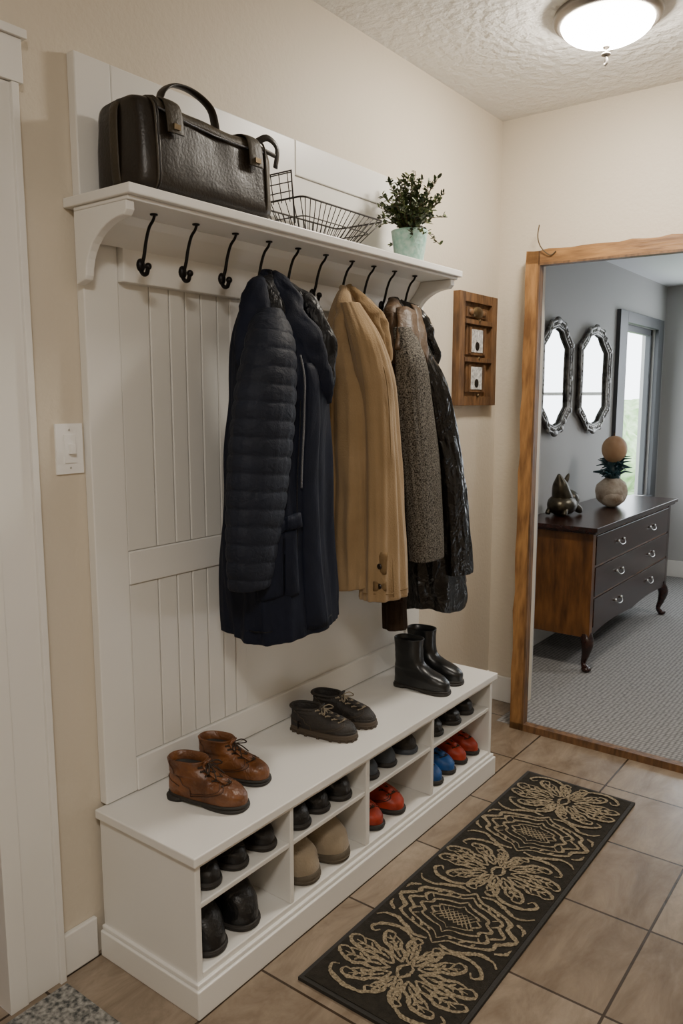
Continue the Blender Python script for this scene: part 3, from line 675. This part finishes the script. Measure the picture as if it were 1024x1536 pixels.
pair('beige_felt_slipper', 1.645, 1.790, [(.012, 0, .247, .048), (.045, 0, .246, .05), (.08, .001, .228, .048), (.10, .004, .19, .043), (.112, .01, .16, .035)], 'beige', zl, 1.25, -1.333, .26, sole='taupe', solet=.03)
pair('slate_loafer', 1.985, 2.09, SLIP, 'slate', zu, 1.0, -1.345, .25); shoe('dark_sneaker', (-1.60, 2.22), (-1.35, 2.215), LOW2, 'hike', 'slate', zu, 1.05)
pair('red_sneaker', 2.010, 2.130, LOW, 'red', zl, 1.05, -1.338, .26, laces=(.06, .086, 4), lk='lace', seams='sole')
pair('black_sneaker', 2.40, 2.52, LOW2, 'shoeblk', zu, 1.05, -1.345, .25, lk='lacel', laces=(.06, .075, 3)); shoe('black_sneaker', (-1.61, 2.65), (-1.355, 2.64), LOW2, 'shoeblk', 'sole', zu, 1.0)
pair('blue_sneaker', 2.385, 2.49, LOW, 'blue', zl, 1.0, -1.342, .25, laces=(.06, .086, 4))
pair('red_running_shoe', 2.595, 2.69, LOW, 'red', zl, .9, -1.345, .25, laces=(.06, .086, 4))

# ------------------------------------------------------------------ light switch
b = MB(); b.box((WX, 1.118, 1.318), (WX+.006, 1.194, 1.442), 'switch'); b.box((WX+.006, 1.140, 1.345), (WX+.009, 1.172, 1.415), 'switch')
b.box((WX+.009, 1.149, 1.368), (WX+.022, 1.163, 1.392), 'switch')
for z in (1.333, 1.427): b.disc((WX+.006, 1.156, z), (1, 0, 0), .003, .0015, 'silver', 8)
b.obj('light_switch', .002)

# ------------------------------------------------------------------ rustic wall frame
b = MB(); y0, y1, z0, z1 = 3.085, 3.445, 1.475, 1.968; x = WX
b.box((x, y0+.005, z0+.005), (x+.014, y1-.005, z1-.005), 'rust')
fw = .05
b.box((x, y0, z0), (x+.034, y0+fw, z1), 'rust'); b.box((x, y1-fw, z0), (x+.034, y1, z1), 'rust')
b.box((x, y0+fw, z0), (x+.032, y1-fw, z0+fw*.8), 'rust'); b.box((x, y0+fw, z1-fw*.8), (x+.032, y1-fw, z1), 'rust')
zz = [z0+.04, z0+.205, z0+.37, z1-.04]
for q in (1, 2):
    b.box((x, y0+fw, zz[q]-.012), (x+.038, y1-fw, zz[q]+.008), 'rust')
for q in (0, 1, 2):
    a, c = zz[q]+.02, zz[q+1]-.02; ym = (y0+y1)/2
    b.box((x+.014, ym-.095, a), (x+.024, ym+.095, c), 'rust')
    if q < 2:
        b.box((x+.024, ym-.06, a+.012), (x+.027, ym+.055, c-.012), 'card'); b.box((x+.024, ym-.078, a+.004), (x+.032, ym-.062, c-.004), 'rust'); b.box((x+.024, ym+.058, a+.004), (x+.032, ym+.074, c-.004), 'rust')
        b.disc((x+.027, ym, a+.04), (1, 0, 0), .02, .003, 'wire', 12)
    else:
        b.ball((x+.024, ym, (a+c)/2), (.016, .05, .028), 'brass', 14, 8)
        for sg in (-1, 1): b.ball((x+.024, ym+sg*.06, (a+c)/2), (.012, .022, .016), 'rust', 10, 6)
    b.disc((x+.032, ym, zz[q]+.005), (1, 0, .0), .008, .01, 'brass', 10)
b.obj('rustic_wooden_wall_frame', .003)

# ------------------------------------------------------------------ leaning mirror frame around an opening, no glass in it
b = MB()
def fy(z): return 3.235+(3.445-3.235)*z/2.16
xo_b, xo_t = -1.466, -1.551; w = .058
def fpiece(c4, k, dep=.035):
    vs = []
    for dy in (0, dep):
        for (xx, z) in c4: vs.append((xx, fy(z)+dy, z))
    b.add(vs, [(0, 1, 2, 3), (7, 6, 5, 4), (0, 4, 5, 1), (1, 5, 6, 2), (2, 6, 7, 3), (3, 7, 4, 0)], k)
XR0, XR1 = -.30, -.30
N = 24
def wob(i): return .003*sin(i*1.9)+.002*sin(i*3.7+1)
for i in range(N):
    za, zb = 2.16*i/N, 2.16*(i+1)/N; xa, xb = xo_b+(xo_t-xo_b)*i/N, xo_b+(xo_t-xo_b)*(i+1)/N
    fpiece(((xa+wob(i), za), (xa+w, za), (xb+w, zb), (xb+wob(i+1), zb)), 'frame')
    fpiece(((xa+w, za), (xa+w+.008, za), (xb+w+.008, zb), (xb+w, zb)), 'rust', .045)
fpiece(((XR0-w, 0), (XR0, 0), (XR1, 2.16), (XR1-w, 2.16)), 'frame')
for i in range(N):
    xa, xb = xo_t+(XR1-xo_t)*i/N, xo_t+(XR1-xo_t)*(i+1)/N
    fpiece(((xa, 2.105-.010*i/N), (xb, 2.105-.010*(i+1)/N), (xb, 2.163-.005*(i+1)/N+wob(i+6)), (xa, 2.163-.005*i/N+wob(i+5))), 'frameh', .038)
fpiece(((xo_t+.06, 2.096), (XR1-w, 2.086), (XR1-w, 2.096), (xo_t+.06, 2.106)), 'rust', .045)
fpiece(((xo_b, 0.0), (XR0, 0.0), (XR0, .030), (xo_b, .030)), 'rust', .04)
b.add([(xo_b+.004, 3.27, 0), (OX0-.001, FY, 0), (OX0-.001, FY, 2.15), (xo_t+.01, 3.48, 2.15)], [(0, 1, 2, 3)], 'rust')
b.add([(xo_t, 3.48, 2.155), (OX1, 3.48, 2.155), (OX1, FY, 2.155), (xo_t, FY, 2.155)], [(0, 1, 2, 3)], 'rust')
b.tube(cr([(-1.50, 3.46, 2.275), (-1.497, 3.44, 2.22), (-1.475, 3.43, 2.17), (-1.435, 3.435, 2.135), (-1.41, 3.44, 2.15)], 20), .0028, 'stem', 6)
b.obj('leaning_mirror_frame')

# ------------------------------------------------------------------ grey room built behind the open frame in place of a reflection
b = MB(); GX = -1.89
wy0, wy1, wz0, wz1 = 5.93, 6.72, .72, 2.06
b.box((GX-.1, 3.62, 0), (GX, wy0, 2.43), 'grey'); b.box((GX-.1, wy1, 0), (GX, 7.1, 2.43), 'grey')
b.box((GX-.1, wy0, 0), (GX, wy1, wz0), 'grey'); b.box((GX-.1, wy0, wz1), (GX, wy1, 2.43), 'grey'); b.obj('wall_grey_left')
b = MB(); ex0, ex1, ez0, ez1 = -1.55, -.45, .85, 2.25
b.box((GX, 7.0, 0), (ex0, 7.1, 2.43), 'grey'); b.box((ex1, 7.0, 0), (1.6, 7.1, 2.43), 'grey'); b.box((ex0, 7.0, 0), (ex1, 7.1, ez0), 'grey'); b.box((ex0, 7.0, ez1), (ex1, 7.1, 2.43), 'grey')
b.obj('wall_grey_end')
b = MB(); b.box((1.5, 3.62, 0), (1.6, 7.1, 2.43), 'grey'); b.obj('wall_grey_right')
b = MB(); b.box((GX-.1, 3.60, 0), (WX, 3.63, 2.43), 'grey'); b.box((WX, 3.62, 0), (OX0, 3.63, 2.43), 'grey'); b.box((OX1, 3.62, 0), (1.5, 3.63, 2.43), 'grey'); b.obj('wall_grey_near')
baseboard('baseboard_grey_room', [((GX, 3.63, 0), (GX+.016, 7.0, .13)), ((GX+.016, 6.984, 0), (1.5, 7.0, .14))])
b = MB()
b.box((GX, 5.76, .6), (GX+.03, wy0, 2.14), 'dkframe'); b.box((GX, wy1, .6), (GX+.03, 6.86, 2.14), 'dkframe'); b.box((GX, wy0, wz1), (GX+.03, wy1, 2.14), 'dkframe'); b.box((GX, wy0, .6), (GX+.05, wy1, wz0), 'dkframe')
b.box((GX-.06, wy0, wz0), (GX-.02, wy0+.05, wz1), 'dkframe'); b.box((GX-.06, wy1-.05, wz0), (GX-.02, wy1, wz1), 'dkframe'); b.box((GX-.06, wy0, wz1-.05), (GX-.02, wy1, wz1), 'dkframe')
b.obj('window_1', .003)
b = MB()
for lo, hi in (((ex0-.08, 6.975, ez0-.08), (ex0, 7.0, ez1+.08)), ((ex1, 6.975, ez0-.08), (ex1+.08, 7.0, ez1+.08)), ((ex0, 6.975, ez1), (ex1, 7.0, ez1+.08)), ((ex0, 6.96, ez0-.08), (ex1, 7.0, ez0)),
               ((-1.015, 7.03, ez0), (-.985, 7.06, ez1)), ((ex0, 7.03, 1.54), (ex1, 7.06, 1.57))): b.box(lo, hi, 'white')
b.obj('window_2', .003)
# garden outside
b = MB()
for i in range(16):
    c = (random.uniform(-6.6, -4.6), random.uniform(10, 18), random.uniform(-.2, 1.5))
    b.ball(c, random.uniform(.4, .8), 'hedge', 14, 9, fn=lambda d: 1+.25*noise.noise(d*4))
b.obj('garden_shrubs')
b = MB(); b.box((-12, 3.5, -.3), (-2.1, 22, -.2), 'hedge'); b.obj('ground_lawn')

# dresser
b = MB(); dx0, dx1, dy0, dy1 = -1.865, -1.435, 4.165, 5.70
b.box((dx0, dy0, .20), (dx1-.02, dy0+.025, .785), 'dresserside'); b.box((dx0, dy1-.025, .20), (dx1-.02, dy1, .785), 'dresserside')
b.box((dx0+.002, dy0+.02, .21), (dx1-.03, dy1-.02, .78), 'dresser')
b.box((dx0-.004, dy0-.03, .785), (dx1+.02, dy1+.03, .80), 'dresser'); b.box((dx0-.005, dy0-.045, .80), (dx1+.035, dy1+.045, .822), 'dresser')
for y in (dy0-.001, dy1-.044): b.box((dx1-.045, y, .19), (dx1, y+.045, .785), 'dresserside' if y < dy0+.01 else 'dresser')
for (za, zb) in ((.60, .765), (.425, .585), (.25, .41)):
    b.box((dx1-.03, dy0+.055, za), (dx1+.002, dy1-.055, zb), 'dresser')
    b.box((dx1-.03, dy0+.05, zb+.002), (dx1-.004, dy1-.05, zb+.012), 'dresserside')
    for yc in (4.62, 5.25):
        zc = (za+zb)/2
        for sg in (-1, 1): b.ball((dx1+.008, yc+sg*.05, zc+.006), .009, 'silver', 10, 6)
        b.tube(cr([(dx1+.012, yc-.05, zc+.004), (dx1+.022, yc-.035, zc-.012), (dx1+.024, yc, zc-.016), (dx1+.022, yc+.035, zc-.012), (dx1+.012, yc+.05, zc+.004)], 14), .0032, 'silver', 6)
poly = [(dy0+.046, .25), (dy0+.046, .19)]
for i in range(25): poly.append((dy0+.06+(dy1-dy0-.12)*i/24, .205+.018*abs(sin(i/24*pi*2))))
poly += [(dy1-.046, .19), (dy1-.046, .25)]
b.prism([(p[0], p[1]) for p in poly], dx1-.03, dx1-.006, 'x', 'dresser')
for (lx, sx) in ((dx1-.035, 1), (dx0+.04, -1)):
    for (ly, sy_) in ((dy0+.035, -1), (dy1-.035, 1)):
        P = cr([(lx, ly, .22), (lx+sx*.022, ly+sy_*.018, .17), (lx+sx*.012, ly+sy_*.01, .10), (lx-sx*.002, ly, .045), (lx+sx*.018, ly+sy_*.012, .015)], 18)
        R = [a[0] for a in cr([(.034,), (.034,), (.022,), (.015,), (.022,)], 18)]
        b.tube(P, R, 'dresser', 12); b.ball((lx+sx*.02, ly+sy_*.014, .017), (.028, .028, .017), 'dresser', 12, 8)
b.obj('wooden_dresser', .004)

# ornate wall mirrors
def ornate(yc, hw, hh):
    b = MB(); zc = 1.635; x = GX+.02
    O = []
    for (u, v) in ((0, 1), (.45, .93), (.62, .80), (1, .60), (.97, 0), (1, -.60), (.62, -.80), (.45, -.93), (0, -1), (-.45, -.93), (-.62, -.80), (-1, -.60), (-.97, 0), (-1, .60), (-.62, .80), (-.45, .93)):
        O.append((x, yc+u*hw*.88, zc+v*hh*.92))
    b.tube(O, .018, 'pewter', 10, closed=True)
    b.tube([(x+.010, yc+(p[1]-yc)*1.11, zc+(p[2]-zc)*1.07) for p in O], .010, 'pewter', 8, closed=True)
    b.tube([(x+.006, yc+(p[1]-yc)*.90, zc+(p[2]-zc)*.94) for p in O], .007, 'pewter', 8, closed=True)
    for p in O: b.ball((x+.010, yc+(p[1]-yc)*1.08, zc+(p[2]-zc)*1.05), (.013, .024, .024), 'pewter', 10, 7)
    for i in range(64):
        t = i/64*16; j = int(t); f = t-j; p, q = Vector(O[j]), Vector(O[(j+1) % 16]); b.ball(p.lerp(q, f)+Vector((.015, 0, 0)), .007, 'pewter', 8, 5)
    for sg in (-1, 1):
        b.ball((x+.01, yc, zc+sg*hh*.97), (.014, .05, .024), 'pewter', 12, 8)
    b.add([(x-.006, yc+(p[1]-yc)*.97, zc+(p[2]-zc)*.98) for p in O], [list(range(16))], 'mirror')
    b.obj('ornate_wall_mirror')
ornate(4.62, .245, .345); ornate(5.29, .30, .35)

# bronze animal sculpture
b = MB(); cx, cyy, z = -1.74, 4.50, .822
b.ball((cx, cyy-.02, z+.065), (.085, .115, .066), 'bronze', 20, 12, fn=lambda d: 1+.08*noise.noise(d*3))
b.ball((cx+.01, cyy+.05, z+.085), (.065, .07, .065), 'bronze', 16, 10)
P = cr([(cx, cyy-.01, z+.09), (cx+.005, cyy-.055, z+.14), (cx+.005, cyy-.075, z+.185), (cx+.005, cyy-.085, z+.215), (cx+.005, cyy-.10, z+.25)], 16)
b.tube(P, [a[0] for a in cr([(.065,), (.055,), (.045,), (.030,), (.008,)], 16)], 'bronze', 14)
b.ball((cx+.01, cyy-.06, z+.175), (.040, .050, .042), 'bronze', 14, 9)
b.tube(cr([(cx+.02, cyy-.04, z+.19), (cx+.025, cyy-.02, z+.225), (cx+.03, cyy-.01, z+.25)], 8), [.016, .016, .015, .014, .012, .010, .007, .003], 'bronze', 8)
for sg in (-1, 1):
    b.tube(cr([(cx+sg*.04, cyy+.03, z+.06), (cx+sg*.07, cyy+.06, z+.035), (cx+sg*.065, cyy+.11, z+.014)], 8), [.028, .028, .026, .024, .022, .02, .016, .012], 'bronze', 10)
    b.tube(cr([(cx+sg*.045, cyy-.07, z+.06), (cx+sg*.05, cyy-.10, z+.03), (cx+sg*.05, cyy-.11, z+.016)], 8), .016, 'bronze', 8)
b.obj('bronze_animal_figurine')

# bird style gourd ornament
b = MB(); cx, cyy = -1.64, 5.06
b.ball((cx, cyy, z+.095), (.10, .115, .096), 'fur', 24, 14, fn=lambda d: 1+.06*noise.noise(d*6))
b.ball((cx+.02, cyy-.05, z+.06), (.07, .07, .06), 'fur', 20, 12, fn=lambda d: 1+.06*noise.noise(d*6))
b.tube([(cx, cyy, z+.17), (cx, cyy, z+.30)], [.045, .035], 'teal', 12)
for i in range(46):
    a = random.uniform(0, 2*pi); e = random.uniform(.3, 1.3); r_ = random.uniform(.06, .125)
    p0 = Vector((cx, cyy, z+random.uniform(.16, .27))); d = Vector((cos(a)*r_, sin(a)*r_, .05*e))
    b.tube([p0, p0+d*.6+Vector((0, 0, .02)), p0+d], [.012, .008, .002], 'teal', 6)
b.ball((cx+.005, cyy, z+.370), (.078, .085, .092), 'gourd', 22, 14, fn=lambda d: 1-.10*max(0, d.z)**2)
b.tube([(cx, cyy, z+.445), (cx, cyy, z+.47)], [.008, .004], 'stem', 6)
b.obj('feathered_gourd_ornament')

# ------------------------------------------------------------------ ceiling lamp
b = MB(); lc = (-.985, 2.765)
def ringz(r, z, n=40): return [(lc[0]+r*cos(2*pi*i/n), lc[1]+r*sin(2*pi*i/n), z) for i in range(n)]
b.loft([ringz(.150, CZ), ringz(.172, CZ-.006), ringz(.176, CZ-.022), ringz(.168, CZ-.034), ringz(.150, CZ-.042), ringz(.146, CZ-.036)], 'lampring', False, False)
b.loft([ringz(.148*cos(t)+.001, CZ-.035-.065*sin(t)) for t in [pi/2*i/10 for i in range(11)]], 'lampglass', False, True)
b.tube([(lc[0], lc[1], CZ-.098), (lc[0], lc[1], CZ-.165)], .004, 'lampring', 8)
b.ball((lc[0], lc[1], CZ-.112), (.012, .012, .008), 'lampring', 12, 7)
b.ball((lc[0], lc[1], CZ-.135), (.016, .016, .006), 'lampring', 12, 7)
b.tube(cr([(lc[0], lc[1], CZ-.14), (lc[0]+.004, lc[1], CZ-.16), (lc[0]-.004, lc[1], CZ-.168)], 8), .005, 'lampring', 8)
b.obj('flush_mount_ceiling_light')

# ------------------------------------------------------------------ runner rug
b = MB(); rx0, rx1, ry0, ry1, rz = -1.212, -.785, 1.42, 2.865, .012
b.box((rx0, ry0, 0.0005), (rx1, ry1, rz-.002), 'rugb'); b.box((rx0+.012, ry0+.012, rz-.002), (rx1-.012, ry1-.012, rz), 'rugd')
rc = (rx0+rx1)/2; RCOUNT = [0]
def ribbon(pts, w, n=36):
    RCOUNT[0] += 1; zz = rz+.0008+RCOUNT[0]*.000008
    P = cr(pts, n); vs = []; N = len(P); w = w*1.28
    P = [(p[0]+.004*noise.noise(Vector((p[0]*30, p[1]*30, 1))), p[1]+.004*noise.noise(Vector((p[0]*30, p[1]*30, 5)))) for p in P]
    for i, p in enumerate(P):
        a = P[max(i-1, 0)]; c = P[min(i+1, N-1)]; dx, dy = c[0]-a[0], c[1]-a[1]; L = math.hypot(dx, dy)+1e-9
        t = i/(N-1); ww = w*(.35+.65*sin(pi*min(1, t*1.0+.08))) * (1+.7*noise.noise(Vector((p[0]*140, p[1]*140, 0))))
        nx, ny = -dy/L*ww, dx/L*ww
        x1 = max(rx0+.014, min(rx1-.014, p[0]+nx)); x2 = max(rx0+.014, min(rx1-.014, p[0]-nx)); y1 = max(ry0+.014, min(ry1-.014, p[1]+ny)); y2 = max(ry0+.014, min(ry1-.014, p[1]-ny))
        vs += [(x1, y1, zz), (x2, y2, zz)]
    b.add(vs, [(2*i, 2*i+1, 2*i+3, 2*i+2) for i in range(N-1)], 'rugl')
def sym(pts, w, yc, f=1):
    for s_ in (-1, 1): ribbon([(rc+s_*p[0], yc+f*p[1]) for p in pts], w)
def acanthus(yc, f, ang, L, wd, st_, bend):
    """curled acanthus leaf: two outlines, mid vein, side veins"""
    a = radians(ang); d = (sin(a), cos(a)); n_ = (cos(a), -sin(a))
    def q(t, s_):
        o = bend*t*t
        return (d[0]*(st_+(L-st_)*t)+n_[0]*(s_+o), d[1]*(st_+(L-st_)*t)+n_[1]*(s_+o))
    sym([q(0, 0), q(.22, wd*.8), q(.45, wd*.75), q(.62, wd*1.1), q(.88, wd*.7), q(1.0, -.004), q(.90, -.018), q(.78, -.010)], .0046, yc, f)
    sym([q(0, 0), q(.25, -wd*.6), q(.45, -wd*.5), q(.62, -wd*.85), q(.82, -wd*.6)], .0042, yc, f)
    sym([q(.15, .001), q(.5, wd*.15), q(.86, wd*.12)], .0034, yc, f)
    for t in (.35, .52, .68):
        sym([q(t, wd*.1), q(t+.08, wd*.45), q(t+.10, wd*.75)], .0028, yc, f)
        sym([q(t, wd*.05), q(t+.08, -wd*.35), q(t+.10, -wd*.55)], .0028, yc, f)
def palmette(yc, f):
    for ang, L, wd, st_, bd in ((12, .135, .018, .03, .012), (42, .165, .022, .035, .022), (74, .195, .024, .04, .025), (104, .195, .024, .04, -.02), (134, .165, .021, .035, -.022), (165, .125, .016, .03, -.010)):
        acanthus(yc, f, ang, L, wd, st_, bd)
    sym([(0, -.028), (.014, -.01), (.016, .012), (0, .032)], .0042, yc, f)
    sym([(.015, .085), (.05, .122), (.10, .140), (.15, .128), (.172, .100), (.155, .084), (.142, .098)], .0050, yc, f)
    sym([(.01, -.09), (.05, -.125), (.10, -.134), (.15, -.118), (.172, -.09), (.155, -.078)], .0048, yc, f)
def medallion(yc, f):
    for k, ww in ((1, .0054), (.82, .0040), (.60, .0040), (.42, .0028)):
        sym([(0, .135*k), (.030*k, .105*k), (.085*k, .092*k), (.145*k, .066*k), (.148*k, .036*k), (.19*k, 0), (.148*k, -.036*k), (.145*k, -.066*k), (.085*k, -.092*k), (.030*k, -.105*k), (0, -.135*k)], ww, yc, f)
    for i in range(-3, 4):
        s_ = i*.015
        ribbon([(rc-.024+s_, yc-.027), (rc+s_, yc), (rc+.024+s_, yc+.027)], .0017); ribbon([(rc+.024+s_, yc-.027), (rc+s_, yc), (rc-.024+s_, yc+.027)], .0017)
    for z_ in (-1, 1):
        sym([(.02, .128*z_), (.06, .135*z_), (.10, .118*z_), (.13, .10*z_), (.17, .105*z_), (.19, .125*z_)], .0050, yc, f)
        sym([(.16, .075*z_), (.185, .060*z_), (.192, .035*z_)], .0042, yc, f)
        sym([(.105, .018*z_), (.125, .042*z_), (.112, .058*z_), (.095, .045*z_)], .0034, yc, f)
        for t in (.03, .06, .09): sym([(t, .098*z_-t*.12*z_), (t+.012, .082*z_-t*.1*z_)], .0034, yc, f)
palmette(1.60, 1); medallion(1.875, 1); palmette(2.155, -1); medallion(2.43, 1); palmette(2.70, 1)
b.obj('runner_rug')
b = MB(); b.box((-1.675, .45, .0005), (-1.05, 1.045, .010), 'mat'); b.obj('door_mat', .002)

# ------------------------------------------------------------------ lights, world, camera
def area(name, loc, size, power, color, rot=(0, 0, 0)):
    ld = bpy.data.lights.new(name, 'AREA'); ld.shape = 'DISK'; ld.size = size; ld.energy = power; ld.color = color
    o = bpy.data.objects.new(name, ld); o.location = loc; o.rotation_euler = rot; COL.objects.link(o); return o
area('rear_fill', (.1, -.2, 2.72), .5, 46, (1, .94, .86))  # added fill light behind the camera, not a fixture of the hall
area('back_room_area_light', (.2, 5.2, 2.38), .5, 26, (1, .97, .94))  # area light below the back room ceiling, no fixture modelled
w = bpy.data.worlds.new('World'); bpy.context.scene.world = w; w.use_nodes = True
bg = w.node_tree.nodes['Background']; bg.inputs[0].default_value = (.88, .94, 1, 1); bg.inputs[1].default_value = 7
cd = bpy.data.cameras.new('Camera'); cam = bpy.data.objects.new('Camera', cd); COL.objects.link(cam)
cd.sensor_fit = 'VERTICAL'; cd.sensor_height = 36; cd.lens = 36*1181/1536; cd.clip_start = .05
cam.location = (0, 0, 1.5); cam.rotation_euler = (radians(90-8.1), 0, radians(37))
bpy.context.scene.camera = cam
